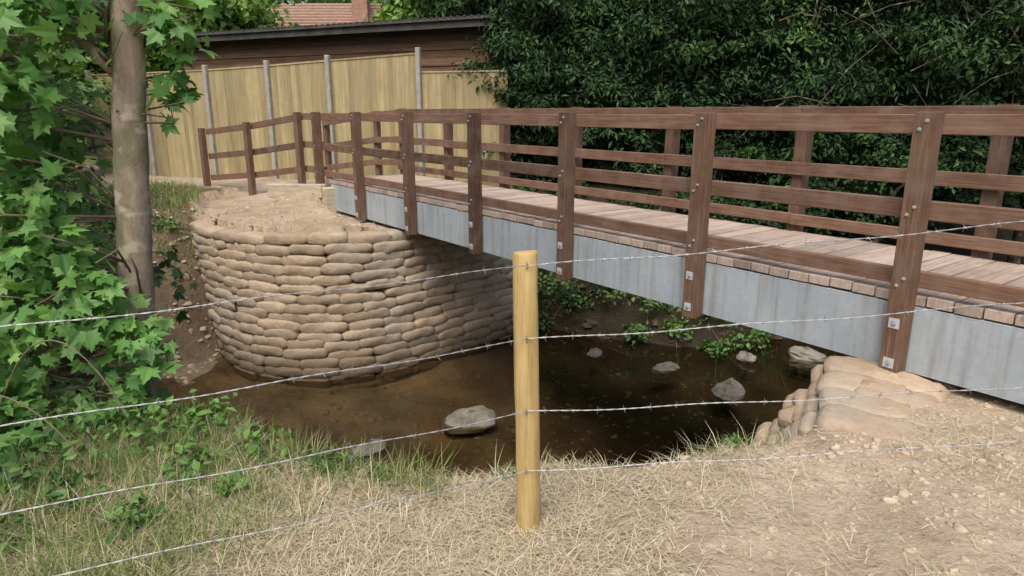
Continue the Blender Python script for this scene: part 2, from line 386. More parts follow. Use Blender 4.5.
# ------------------------------------------------------------ footbridge
br=empty('timber_footbridge')
br.matrix_world=Matrix(((D[0],-NN[0],0,P1[0]),(D[1],-NN[1],0,P1[1]),(0,0,1,0),(0,0,0,1)))
T0,T1=-1.7,8.95
deckz=.56
mb=MB(); t=T0
while t<T1:
    w=.137; j=rng.normal()*.002
    mb.box(t,t+w,-1.50+rng.normal()*.004,-.006-abs(rng.normal())*.003,deckz-.058+j,deckz+j); t+=w+.009
mb.obj('deck_boards',M_deck,br,bevel=.003)
mb=MB()
def channel(y0,sgn):
    mb.box(T0+.02,8.75,min(y0,y0-.012*sgn),max(y0,y0-.012*sgn),.095,.478)
    for z in (.083,.478): mb.box(T0+.02,8.75,min(y0,y0-.1*sgn),max(y0,y0-.1*sgn),z,z+.012)
channel(-.012,1); channel(-1.488,-1)
for t in np.arange(-1.2,8.7,1.5): mb.box(t,t+.06,-1.38,-.12,.2,.46)
mb.obj('steel_beams',M_galv,br,bevel=.002)
mbp=MB(); mbb=MB(); mpl_=MB()
def bolt(x,y,z,sg,r=.016):
    mbb.tube([(x,y,z),(x,y+sg*.003,z)],r*1.5,12); mbb.tube([(x,y+sg*.003,z),(x,y+sg*.012,z)],r*.8,6)
rail_hi=[(1.475,1.585),(1.005,1.115),(.60,.695)]
for side,(ys0,ys1,off,dz_) in enumerate([(0.001,.121,0,0),(-1.622,-1.502,.17,.06)]):
    for k in range(-1,7):
        t=k*1.5+off+rng.normal()*.004
        sh_=rng.normal()*.004
        mbp.box(t-.052,t+.052,ys0,ys1+sh_*.2,.07 ,1.60+dz_+sh_)
        yo=ys1+sh_*.2 if side==0 else ys0; sg=1 if side==0 else -1
        for (a,b) in rail_hi:
            zc=(a+b)/2+dz_*(1 if a>1 else .3)
            bolt(t-.016,yo,zc+.024,sg,.0075); bolt(t+.018,yo,zc-.022,sg,.0075)
        for z in (.155,.40):
            mpl_.box(t-.03,t+.03,min(yo,yo+sg*.004),max(yo,yo+sg*.004),z-.03,z+.03); bolt(t,yo+sg*.004,z,sg,.011)
mbp.obj('posts',M_post,br,bevel=.003); mpl_.obj('bolt_plates',M_plate,br)
mb=MB()
for side,(y0,y1,dz_) in enumerate([(-.046,-.001,0),(-1.499,-1.455,.06)]):
    off=0 if side==0 else .17
    for i,(a,b) in enumerate(rail_hi):
        cuts=[T0,1.5+off,6.0+off,9.05+(off if side else 0)] if i!=1 else [T0,3.0+off,7.5+off,9.05+(off if side else 0)]
        for c0,c1 in zip(cuts[:-1],cuts[1:]):
            dd=dz_*(1 if a>1 else .3)+rng.normal()*.003
            mb.box(c0+.0015,c1-.0015,y0,y1,a+dd,b+dd)
mb.obj('rails',M_rail,br,bevel=.004)
mbb.obj('bolts',M_bolt,br)
rr=empty('ramp_railing')
mb=MB(); mr=MB()
RP=[(-3.10,11.13,.50,1.60),(-3.52,11.45,.38,1.60),(-4.65,12.2,.30,1.43),(-5.78,12.95,.18,1.31)]
for i,(x,y,zb,zt) in enumerate(RP[1:]):
    M=Matrix.Translation((x,y,0))@Matrix.Rotation(R(146),4,'Z'); mb.box(-.05,.05,-.05,.05,zb-.35,zt,M)
for (a,b) in zip(RP[:-1],RP[1:]):
    for h in (.07,.52,.92):
        o=Vector((.065,.085,0)); 
        A=Vector((a[0],a[1],a[3]-h))+o; B=Vector((b[0],b[1],b[3]-h))+o
        mr.beam(A,B,.042,.105)
mb.obj('posts',M_post,rr,bevel=.004); mr.obj('rails',M_rail,rr,bevel=.004)
mb=MB(); mr=MB(); RQ=[(-1.9,12.2,.5,1.66),(-2.5,12.9,.4,1.62),(-3.6,13.5,.3,1.46)]
for (x,y,zb,zt) in RQ[1:]:
    M=Matrix.Translation((x,y,0))@Matrix.Rotation(R(146),4,'Z'); mb.box(-.05,.05,-.05,.05,zb-.35,zt,M)
for (a,b) in zip(RQ[:-1],RQ[1:]):
    for h in (.07,.52,.92):
        mr.beam((a[0]-.05,a[1]-.06,a[3]-h),(b[0]-.05,b[1]-.06,b[3]-h),.042,.105)
r2=empty('ramp_railing'); mb.obj('posts',M_post,r2,bevel=.004); mr.obj('rails',M_rail,r2,bevel=.004)
mb=MB(); mb.beam((-3.0,10.84,.38),(-4.05,11.40,.33),.13,.22); mb.beam((-2.98,10.76,.24),(-1.75,11.70,.24),.2,.40)
mb.obj('sleeper_edging',M_sill,bevel=.01)

# ------------------------------------------------------------ barbed wire fence
bf=empty('barbed_wire_fence')
def logpost(name,x,y,h,lean=(0,0),parent=None,r=.046):
    mb=MB(); pts=[];rad=[]
    for i in range(20):
        f=i/19; z=-.3+(h+.3)*f
        pts.append((x+lean[0]*f+.004*math.sin(5*f+x),y+lean[1]*f+.003*math.sin(7*f),z)); rad.append(r*(1.04-.08*f+.015*math.sin(11*f+x)+.008*math.sin(31*f)))
    rad[-1]*=.93; pts[-1]=(pts[-1][0],pts[-1][1],h); pts[-2]=(pts[-2][0],pts[-2][1],h-.008); rad[-2]=r*.985
    mb.tube(pts,rad,26,wob=.014); return mb.obj(name,M_pine,parent,False)
fp=logpost('post',.065,2.39,1.115,(-.014,.0),bf,.047)
for p in fp.data.polygons: p.use_smooth=len(p.vertices)==4
def endrings():
    m,nt,b,o=newmat('post_end_grain'); v=coords(nt)
    nt.links.new(ramp(nt,noise(nt,v,60,5),[(.35,(.34,.20,.08)),(.65,(.58,.40,.20))]),b.inputs['Base Color']); b.inputs['Roughness'].default_value=.9; return m
fp.data.materials.append(endrings())
for p in fp.data.polygons:
    if len(p.vertices)>4: p.material_index=1
logpost('post_a',-2.75,1.52,1.12,(0,0),bf); logpost('post_b',3.15,1.96,1.55,(0,0),bf)
mb=MB()
PY=2.39-.052
strands=[((-1.36,1.72,1.06),(.06,PY,1.075),(1.65,2.17,1.28)),((-1.36,1.72,.785),(.06,PY,.80),(1.65,2.17,1.0)),
         ((-1.36,1.72,.53),(.06,PY,.515),(1.65,2.17,.70)),((-1.36,1.72,.30),(.06,PY,.27),(1.65,2.17,.49))]
for si,(a,m_,b) in enumerate(strands):
    for A,B in ((m_,a),(m_,b)):
        A=Vector(A);B=Vector(B); B2=A+(B-A)*1.95; Ld=(B2-A).length; d=(B2-A).normalized()
        s1=d.cross(Vector((0,0,1))).normalized(); s2=d.cross(s1)
        n=int(Ld/.012); sagA=.015+.012*rng.random()
        P=lambda s:(A+d*s+Vector((0,0,-sagA*4*(s/Ld)*(1-s/Ld)+.004*math.sin(s*9+si))))
        for ph in (0,math.pi):
            pts=[P(i*Ld/n)+(s1*math.cos(i*.9+ph)+s2*math.sin(i*.9+ph))*.0013 for i in range(n+1)]
            mb.tube(pts,.00105,4,False)
        s=.05+rng.random()*.05
        while s<Ld:
            c=P(s); a0=rng.random()*6.28
            mb.tube([c-d*.005,c+d*.005],.0034,6)
            for j in range(4):
                an=a0+j*math.pi/2+rng.normal()*.2
                dr=(s1*math.cos(an)+s2*math.sin(an)+d*rng.normal()*.25).normalized()
                o=d*(.004 if j%2 else -.004)
                mb.tube([c+o,c+o+dr*.016],[.0012,.0004],4)
            s+=.098+rng.normal()*.006
for z in (1.075,.80,.515,.27): mb.tube([(.05,PY+.006,z+.012),(.055,PY-.004,z+.006),(.055,PY-.004,z-.006),(.05,PY+.006,z-.012)],.0018,5)
mb.obj('barbed_wire',M_wire,bf)

# ------------------------------------------------------------ closeboard fence
cf=empty('closeboard_fence')
FP=[(-9.6,16.12,2.45),(-8.1,15.62,2.47),(-6.5,15.10,2.50),(-5.03,14.64,2.56),(-3.66,14.2,2.63),(-1.78,13.6,2.72),(-.1,13.2,2.42)]
mb=MB(); mp=MB(); mr=MB()
for i in range(len(FP)-1):
    a=np.array(FP[i]);b=np.array(FP[i+1]); L=np.linalg.norm(b[:2]-a[:2]); d=(b[:2]-a[:2])/L; nrm2=np.array([d[1],-d[0]])
    ht=(a[2],b[2]) if i<5 else (2.38,2.38)
    nb=int(L/.105)
    for k in range(nb):
        s0=k*L/nb; z=ht[0]+(ht[1]-ht[0])*k/nb-.06
        p=a[:2]+d*s0
        M=Matrix(((d[0],-nrm2[0],0,p[0]),(d[1],-nrm2[1],0,p[1]),(0,0,1,0),(0,0,0,1)))
        M=M@Matrix.Rotation(R(4.5),4,'Z')
        mb.box(0,L/nb+.018,-.012+.0,.0,.15,z+rng.normal()*.004,M)
    mr.beam((a[0]-nrm2[0]*.01,a[1]-nrm2[1]*.01+.0,ht[0]-.04),(b[0]-nrm2[0]*.01,b[1]-nrm2[1]*.01,ht[1]-.04),.065,.03)
for (x,y,z) in FP[:-1]:
    M=Matrix.Translation((x,y-.05,0))@Matrix.Rotation(R(-17),4,'Z'); mp.box(-.045,.045,-.05,.05,.0,z+.06,M)
mb.obj('feather_boards',M_closeboard,cf); mr.obj('capping',M_closeboard,cf); mp.obj('concrete_posts',M_conc,cf,bevel=.01)

# ------------------------------------------------------------ timber shed
sh=empty('timber_shed')
A=np.array([-.55,15.1]); B=np.array([-8.6,18.7]); L=np.linalg.norm(B-A); d=(B-A)/L
ang=math.atan2(d[1],d[0]); M0=Matrix.Translation((A[0],A[1],0))@Matrix.Rotation(ang,4,'Z')
mb=MB()
z=.1; k=0
while z<3.25:
    mb.box(0,L,-.03+.0,.0,z,z+.17,M0@Matrix.Translation((0,.022*(k%2),0))); 
    mb.box(-.03,0.0,-4,0,z,z+.17,M0@Matrix.Translation((-.022*(k%2),0,0)));z+=.165;k+=1
mb.obj('weatherboard_walls',M_shedwall,sh)
mb=MB(); mb.box(.02,L-.02,-4,-.05,0,3.2,M0); mb.obj('wall_core',M_shedwall,sh)
mb=MB(); mb.box(-.35,L+.3,.30,.34,3.30,3.44,M0); mb.box(-.35,-.31,-4.3,.30,3.30,3.44,M0); mb.obj('fascia',M_roof,sh)
mb=MB(); mb.box(-.4,L+.35,-4.4,.40,3.442,3.50,M0)
for k in range(60): 
    x=-.38+k*(L+.7)/60; mb.box(x,x+.06,-4.4,.41,3.502,3.522,M0)
mb.obj('roof',M_roof,sh)
# ------------------------------------------------------------ house far behind
hs=empty('brick_house')
mb=MB(); mb.box(-12.5,-6.2,30,36,0,3.9); mb.add([(-6.2,30,3.9),(-6.2,36,3.9),(-6.2,33,6.2)],[(0,1,2)]); mb.add([(-12.5,30,3.9),(-12.5,36,3.9),(-12.5,33,6.2)],[(0,2,1)]); mb.obj('walls',M_brick,hs)
mb=MB()
for s in (-1,1):
    y0=33+s*3.35; 
    V=[(-12.8,y0,3.64),(-5.9,y0,3.64),(-5.9,33,6.25),(-12.8,33,6.25)]; V+= [(a,b,c+.12) for a,b,c in V]
    mb.add(V,[(0,1,2,3),(4,5,6,7),(0,1,5,4),(1,2,6,5),(2,3,7,6),(3,0,4,7)])
for k in range(18): 
    f=k/18; mb.box(-12.82,-5.88,33-3.38*(1-f)-.02,33-3.38*(1-f)+.14,3.66+2.6*f+.08,3.66+2.6*f+.16)
mb.obj('tiled_roof',M_tile,hs)
mb=MB(); mb.box(-6.95,-6.3,31.6,32.3,4.8,7.3); mb.box(-7.01,-6.24,31.54,32.36,7.2,7.32); mb.tube([(-6.8,31.95,7.32),(-6.8,31.95,7.6)],.11,10); mb.tube([(-6.45,31.95,7.32),(-6.45,31.95,7.6)],.11,10); mb.obj('chimney',M_brick,hs)
mb=MB()
for x in (-11.5,-9.3): mb.box(x,x+1.1,29.96,29.995,1.2,2.4)
mb.obj('windows',M_glass,hs)
mb=MB(); mb.box(-7.8,-6.95,29.95,29.995,.1,2.1); mb.obj('door',M_shedwall,hs)

# ------------------------------------------------------------ foliage
T_oval=(np.array([(0,0,0),(-.32,.45,.10),(.32,.45,.10),(0,1,-.05)]),[(0,2,3),(0,3,1)])
T_long=(np.array([(0,0,0),(-.19,.45,.05),(.19,.45,.05),(0,1,-.12)]),[(0,2,3),(0,3,1)])
mp_=[(0,0),(.10,.05),(.38,-.06),(.34,.12),(.52,.22),(.40,.32),(.62,.62),(.40,.56),(.30,.58),(.22,.50),(.18,.72),(.10,.82),(0,1.05)]
mpl=mp_+[(-a,b) for a,b in mp_[-2:0:-1]]
T_maple=(np.array([(a,b,-.10*(a*a+ (b-.4)**2)*1.5+.12*abs(a)) for a,b in mpl]),[tuple(range(0,13)),(0,)+tuple(range(12,len(mpl)))])
def leaves(name,P,Nrm,size,T,mat,parent=None,droop=.5,jit=.5):
    n=len(P); Tv,Tf=T
    Nn=Nrm+rng.normal(size=(n,3))*jit; Nn/=np.linalg.norm(Nn,axis=1)[:,None]
    t=Nrm*.5+rng.normal(size=(n,3))*.7; t[:,2]-=droop
    t-=Nn*np.sum(t*Nn,axis=1)[:,None]; t/=np.linalg.norm(t,axis=1)[:,None]
    b=np.cross(t,Nn)
    s=(size*rng.uniform(.6,1.25,n))[:,None,None]
    V=P[:,None,:]+s*(Tv[None,:,0:1]*b[:,None,:]+Tv[None,:,1:2]*t[:,None,:]+Tv[None,:,2:3]*Nn[:,None,:])
    k=len(Tv); fl=np.concatenate([np.array(f) for f in Tf]); tot=np.array([len(f) for f in Tf])
    Lp=(np.arange(n)[:,None]*k+fl[None,:]).ravel()
    return np_mesh(name,V.reshape(-1,3),Lp,np.tile(tot,n),mat,parent)
def clumpcloud(cents,rad,per,up=.5):
    P=[];Q=[]
    for c,r in zip(cents,rad):
        m=int(per*(.7+.6*rng.random())); u=rng.normal(size=(m,3)); u/=np.linalg.norm(u,axis=1)[:,None]
        u[:,2]=np.where(u[:,2]<-.3,-u[:,2],u[:,2])
        rr=r*rng.uniform(.35,1.0,m)**.6
        sc=np.array([1,1,.72]); p=c+u*rr[:,None]*sc*(1+.25*rng.normal(size=(m,1)))
        P.append(p); q=u+np.array([0,0,up]); Q.append(q/np.linalg.norm(q,axis=1)[:,None])
    return np.vstack(P),np.vstack(Q)
def blob(name,c,r,mat,parent,seed=0):
    nu,nv=20,12; V=[];F=[]
    for i in range(nv+1):
        ph=math.pi*i/nv
        for j in range(nu):
            th=2*math.pi*j/nu; u=np.array([math.sin(ph)*math.cos(th),math.sin(ph)*math.sin(th),math.cos(ph)])
            k=1+.14*math.sin(3*th+seed+2*ph)+.1*math.sin(5*ph+seed*2+th*2)
            V.append(c+u*np.array(r)*k)
    for i in range(nv):
        for j in range(nu): F.append((i*nu+j,(i+1)*nu+j,(i+1)*nu+(j+1)%nu,i*nu+(j+1)%nu))
    mb=MB(); mb.add(V,F); return mb.obj(name,mat,parent,True)
def bush(name,c,r,nclump,per,cr,leaf,T,mat,trunk=True,core=True,droop=.5,bark=None,shell=.35,kr=(.66,1.08)):
    e=empty(name); c=np.array(c,float); r=np.array(r,float)
    u=rng.normal(size=(nclump,3)); u/=np.linalg.norm(u,axis=1)[:,None]; u[:,2]=np.where(u[:,2]<-.55,-u[:,2],u[:,2])
    k=rng.uniform(kr[0],kr[1],nclump)[:,None]
    cents=c+u*r*k
    P,Q=clumpcloud(cents,rng.uniform(.5,1.35,nclump)*cr,per)
    if shell:
        m=int(nclump*per*shell); u=rng.normal(size=(m,3)); u/=np.linalg.norm(u,axis=1)[:,None]
        P=np.vstack([P,c+u*r*rng.uniform(.60,.82,m)[:,None]]); Q=np.vstack([Q,u])
    leaves('leaves',P,Q,leaf,T,mat,e,droop)
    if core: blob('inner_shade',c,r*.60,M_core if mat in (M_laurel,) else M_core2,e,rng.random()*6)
    mb=MB(); g=float(H(np.array(c[0]),np.array(c[1])))-.2
    mb.tube([(c[0],c[1],g),(c[0]+.05,c[1],(g+c[2])/2),(c[0]+.1,c[1]+.1,c[2]+r[2]*.4)],[.09+.04*r[2],.07+.03*r[2],.03],8)
    for i in range(10):
        q=cents[rng.integers(nclump)]; mb.tube([(c[0]+.05,c[1],(g+c[2])/2+rng.random()*.5),tuple((c+q)/2+rng.normal(size=3)*.1),tuple(q)],[.04,.025,.008],5)
    mb.obj('stems',bark or M_bark2,e,True)
    return e
for (x,y,z,rx,ry,rz,nc) in [(.95,13.9,1.9,1.6,1.3,2.5,90),(2.9,13.5,1.6,1.8,1.5,2.6,95),(5.1,13.3,1.7,1.9,1.5,2.8,100),(7.6,12.8,1.7,2.1,1.6,2.9,105),(10.2,13.4,1.9,2.2,1.7,3.1,90)]:
    bush('laurel_bush',(x,y,z),(rx,ry,rz),nc,190,.42,.13,T_long,M_laurel,droop=.9,shell=.4,kr=(.66,1.12))
for (x,y,z,rx,ry,rz,nc) in [(.9,12.2,-.35,1.1,.9,.75,40),(2.6,11.6,-.45,1.2,.9,.7,40),(4.4,11.6,-.35,1.3,.9,.8,44),(6.4,11.9,.2,1.4,.9,1.0,44)]:
    bush('bramble_bush',(x,y,z),(rx,ry,rz),nc,110,.28,.09,T_oval,M_laurel,droop=.4)
for (x,y,z,rx,ry,rz,nc) in [(.6,17.5,5.0,2.6,2.2,3.2,90),(4.6,17.2,4.6,3.0,2.3,3.8,110),(9.2,17.0,4.9,3.0,2.4,3.9,110),(14,16.5,4.6,3.2,2.6,4,80)]:
    bush('yew_tree',(x,y,z),(rx,ry,rz),nc,150,.70,.21,T_long,M_laurel,droop=.9)
bush('hazel_tree',(8.5,10.9,4.5),(1.6,1.3,1.3),26,90,.38,.10,T_oval,M_mid,core=False,shell=0)
bush('hazel_bush',(-8.1,9.6,1.2),(2.1,1.9,2.4),80,130,.45,.12,T_oval,M_mid)
bush('hazel_bush',(-6.0,6.4,.6),(1.5,1.3,2.3),60,120,.38,.10,T_oval,M_mid)
bush('hazel_bush',(-11.5,14.2,2.2),(2.6,2.0,3.0),80,120,.55,.15,T_oval,M_bright)
bush('elder_bush',(-5.6,9.6,.10),(.6,.5,.42),22,80,.2,.07,T_oval,M_ivy,core=False)
for (x,y,z,rx,ry,rz,nc,m) in [(-14.5,24,4.2,3.6,3,3.6,70,M_bright),(-9.2,22.0,4.2,1.7,1.8,1.9,46,M_bright),(-10.6,27,6.4,2.0,2,1.6,40,M_bright),(-2.7,24,4.0,1.5,2.0,2.9,55,M_bright),(-1.0,22,4.6,2,2,3,60,M_mid),(3,25,6,4,3,5,60,M_mid),(11,25,6,5,3,5.5,70,M_mid),(-21,22,5,4,3,5,60,M_mid),(-10,44,5,6,3,5,60,M_mid),(-20,38,6,6,3,6,60,M_mid),(-1,40,6,6,3,6,60,M_mid)]:
    bush('deciduous_tree',(x,y,z),(rx,ry,rz),nc,120,.7,.24,T_oval,m)
for a in np.linspace(0,360,30,endpoint=False):
    r_=rng.uniform(45,60); x=r_*math.cos(R(a)); y=8+r_*math.sin(R(a)); 
    if y<-8 or abs(x)>26 or y>50: bush('distant_tree',(x,y,5),(6.5,5,6),26,70,2.0,.6,T_oval,M_mid)

# ------------------------------------------------------------ sycamore on the left
syc=empty('sycamore_tree')
mb=MB()
pts=[(-2.16,3.62,-.45),(-2.13,3.62,0),(-2.09,3.63,.5),(-2.05,3.64,1.0),(-2.01,3.66,1.5),(-1.95,3.66,2.0),(-1.93,3.7,2.6),(-1.9,3.8,3.6),(-2.0,3.9,5.2)]
P_=catmull([p for p in pts],6); mb.tube([tuple(p) for p in P_],list(np.interp(np.linspace(0,1,len(P_)),[0,.12,.5,1],[.13,.090,.083,.05])),18,wob=.03)
mb.tube([(-1.99,3.64,1.75),(-2.2,3.6,2.0),(-2.5,3.6,2.5),(-2.7,3.6,3.2)],[.035,.03,.022,.012],8); mb.tube([(-1.95,3.66,2.1),(-1.8,3.7,2.4),(-1.5,3.8,2.9)],[.03,.022,.01],8)
mb.obj('trunk',M_bark,syc,True)
cl=[(-1.90,3.62,1.98,.26),(-1.72,3.7,2.05,.18),(-2.25,3.45,2.1,.3),(-2.75,3.5,2.15,.42),(-1.80,3.75,1.70,.17),(-2.5,3.35,1.68,.32),(-2.9,3.4,1.2,.4),(-2.38,3.4,1.2,.24),(-2.35,3.3,.92,.24),(-2.7,3.2,.85,.3),
    (-2.08,3.28,.58,.22),(-2.4,3.15,.6,.28),(-1.85,3.3,.46,.15),(-1.95,3.25,.30,.18),(-2.45,3.05,.2,.32),(-2.05,3.2,.12,.18),(-2.85,3.2,.6,.4),(-2.75,3.1,.05,.35),(-2.6,3.9,1.5,.35),(-2.9,4,.9,.4),
    (-2.3,3.7,2.8,.6),(-1.5,4.3,3.3,.6),(-3.1,3.8,2.8,.6),(-1.72,3.8,2.3,.28),(-3.2,4.1,1.6,.5),(-3.2,4.2,.5,.5),(-2.2,3.3,.78,.18),(-2.3,3.05,-.05,.2),(-2.35,2.75,.12,.24),(-2.15,2.6,.03,.16)]
P=[];Q=[];br_=MB()
for (x,y,z,r) in cl:
    m=int(105*(r/.3)**2); u=rng.normal(size=(m,3)); u/=np.linalg.norm(u,axis=1)[:,None]
    p=np.array([x,y,z])+u*(r*rng.uniform(.2,1.05,m)[:,None]); P.append(p)
    Q.append(u*.35+np.array([.15,-.6,.65]))
    k=np.array([-2.05,3.64,max(z-.15,-.2)])
    for j in range(4):
        e=np.array([x,y,z])+rng.normal(size=3)*r*.5
        md=(k+e)/2+rng.normal(size=3)*.05+np.array([0,0,.04]); br_.tube([tuple(k),tuple(md),tuple(e)],[.009,.006,.003],5)
P=np.vstack(P);Q=np.vstack(Q)
keep=~((np.abs(P[:,0]-(-2.1+.07*P[:,2])*P[:,1]/3.64)<.15)&(P[:,2]>.85)&(P[:,1]<3.66)&(rng.random(len(P))<.9))
leaves('leaves',P[keep],Q[keep],.098,T_maple,M_maple,syc,droop=.7,jit=.45)
br_.obj('twigs',M_twig,syc,True)
st=empty('oak_tree'); mb=MB()
mb.tube([(-3.0,4.3,-.6),(-3.02,4.3,.6),(-3.05,4.3,1.6),(-3.1,4.35,2.6),(-3.2,4.4,5)],[.17,.13,.12,.11,.07],14,wob=.04)
mb.tube([(-3.35,4.1,-.6),(-3.3,4.1,.6),(-3.2,4.1,1.6),(-3.15,4.15,2.6),(-3.0,4.2,5)],[.13,.11,.10,.08,.05],12,wob=.04)
mb.obj('trunks',M_bark2,st,True)
Pq,Qq=clumpcloud([np.array(v) for v in [(-3.2,5.2,2.2),(-3.8,5,1.6),(-3.6,5.2,.9),(-3.3,5.3,3.2),(-4.2,5.0,2.6),(-3.9,5.6,.3),(-3.0,4.9,.3),(-3.3,4.6,-.1)]],[.6]*8,260)
leaves('leaves',Pq,Qq,.085,T_maple,M_mid,st,droop=.6)
def plantpatch(name,xy,rad,per,leaf,mat,T=T_oval):
    c=[];
    for (x,y,h) in xy: c.append(np.array([x,y,float(H(np.array(x),np.array(y)))+h]))
    P,Q=clumpcloud(c,rad,per,1.0); e=leaves(name,P,Q,leaf,T,mat,None,.2); return e
plantpatch('bramble_patch',[(-1.2,2.95,.04),(-.85,2.85,.0),(-1.5,3.1,.08),(-.6,2.78,-.02),(-1.75,2.9,.1),(-2.0,2.9,.15),(-1.45,2.75,.05),(-1.7,3.2,.05),(-1.0,3.05,.03)],[.15,.12,.18,.08,.18,.25,.13,.15,.12],70,.055,M_ivy)
plantpatch('nettle_patch',[(-2.3,2.9,.2),(-2.0,2.6,.1),(-2.4,2.5,.15),(-1.8,2.45,.05),(-1.5,2.35,.02),(-1.2,2.6,.02),(-1.9,2.2,.03)],[.22,.16,.2,.12,.10,.08,.12],60,.06,M_ivy)
plantpatch('ivy_patch',[(2.9,10.0,.1),(3.3,9.9,.15),(3.6,10.2,.1),(3.5,9.6,.08),(2.2,10.2,.1),(4.1,10.4,.15),(1.6,10.4,.1),(.7,11.0,.1),(5,10.5,.2),(2.5,9.8,.05),(1.1,10.6,.1),(3.0,9.5,.03),(3.9,9.9,.1),(.5,10.6,.05),(1.9,9.9,.04)],[.35,.45,.4,.3,.35,.4,.35,.35,.4,.25,.3,.2,.3,.2,.2],190,.08,M_ivy)
plantpatch('undergrowth',[(x,y,.12) for x in np.arange(.3,6,.55) for y in (10.7,11.3)],[.42]*22,170,.085,M_laurel)
plantpatch('weed_patch',[(-4.9,9.4,.05),(-5.3,9.0,.05),(-5.6,9.9,.1),(-5.4,10.5,.1),(-4.75,9.8,.05),(-.02,2.80,-.02),(1.12,3.10,.02)],[.15,.18,.3,.3,.2,.05,.06],45,.045,M_ivy)
mb=MB()
for (a,b,h) in [((-2.5,2.5,.1),(-1.75,2.6,.05),.42),((-2.6,2.7,.1),(-1.95,2.3,.0),.5),((-2.4,2.9,.2),(-1.7,2.9,0),.5)]:
    pts=[tuple(np.array(a)*(1-f)+np.array(b)*f+np.array([0,0,h*4*f*(1-f)])) for f in np.linspace(0,1,16)]
    mb.tube(pts,.0035,5)
mb.obj('bramble_canes',M_twig)
mb=MB()
for i in range(30):
    x=rng.uniform(4,10);y=rng.uniform(11.0,12.2);z=rng.uniform(.5,3.5); a=rng.normal(size=3)*np.array([.9,.4,.7])
    mb.tube([(x,y,z),(x+a[0]*.5,y+a[1]*.5,z+a[2]*.5+.1),(x+a[0],y+a[1],z+a[2])],[.010,.007,.003],5)
mb.obj('bare_branches',M_bark2)

# ------------------------------------------------------------ grass
def blades(name,x,y,h,lean,w,mat,z=None,seg=2):
    n=len(x); zz=H(x,y) if z is None else z
    a=rng.uniform(0,2*np.pi,n); dirx,diry=np.cos(a),np.sin(a)
    px,py=-diry,dirx
    base=np.stack([x,y,zz],1)
    d=np.stack([dirx*lean,diry*lean,np.sqrt(np.clip(1-lean**2,0.0,1))],1)
    d2=np.stack([dirx*np.minimum(lean*1.5+.25,1.4),diry*np.minimum(lean*1.5+.25,1.4),np.clip(np.sqrt(np.clip(1-lean**2,0,1))-.25,-.0,1)],1)
    p=np.stack([px,py,0*px],1)*w[:,None]/2
    m=base+d*(h*.5)[:,None]; t=m+d2*(h*.5)[:,None]
    V=np.stack([base-p,base+p,m+p*.8,m-p*.8,t],1).reshape(-1,3)
    f=np.array([0,1,2,3,3,2,4]); L=(np.arange(n)[:,None]*5+f).ravel()
    return np_mesh(name,V,L,np.tile([4,3],n),mat)
def field(n,x0,x1,y0,y1,dens):
    x=rng.uniform(x0,x1,n);y=rng.uniform(y0,y1,n);k=rng.random(n)<dens(x,y); return x[k],y[k]
x,y=field(100000,-2.6,2.6,1.5,3.3,lambda x,y:np.clip(.58-.60*sstep((x+.0)/1.3)+.6*nz(x,y,3.4)*(1-.6*sstep(x-.3))+.25*nz(x,y,9),.02,1)*(y<ylip(x)+.2))
n=len(x); blades('dry_grass',x,y,rng.uniform(.03,.12,n),rng.uniform(.9,.998,n),rng.uniform(.0014,.003,n),M_straw,H(x,y)+.003+rng.random(n)*.010)
x,y=field(9000,-2.8,1.2,1.6,3.3,lambda x,y:np.clip(.7*sstep((.0-x)/1.6)+.45*nz(x,y,3.3),0,1)*(y<ylip(x)+.2))
n=len(x); blades('tall_dry_grass',x,y,rng.uniform(.05,.2,n),rng.uniform(.3,.9,n),rng.uniform(.0018,.0035,n),M_straw)
x,y=field(30000,-2.9,.0,1.6,3.7,lambda x,y:np.clip(.95*sstep((-.7-x)/.9)+.5*nz(x,y,2.7)*(x<-.6)+.6*np.exp(-((y-ylip(x))/.13)**2)*(x<-.3),0,1)*(y<ylip(x)+.3))
n=len(x); blades('green_grass',x,y,rng.uniform(.05,.24,n),rng.uniform(.1,.85,n),rng.uniform(.0025,.005,n),M_grass)
x,y=field(7000,-.6,1.4,2.5,3.3,lambda x,y:np.clip(np.exp(-((y-ylip(x)-.03)/.10)**2)*(.1+.9*nz(x,y,5)),0,1))
n=len(x); blades('lip_grass',x,y,rng.uniform(.03,.13,n),rng.uniform(.1,.7,n),rng.uniform(.002,.004,n),M_grass)
x,y=field(14000,-8,-4.2,7.6,14,lambda x,y:np.clip(.3+.7*nz(x,y,1.9),0,1)*(~inpoly(x,y,poly))*(H(x,y)>-.6)*(np.abs((y-12.9)+.55*(x+4.3)-.4)>1.3))
n=len(x); blades('bank_grass',x,y,rng.uniform(.05,.2,n),rng.uniform(.1,.8,n),rng.uniform(.006,.012,n),M_grass)

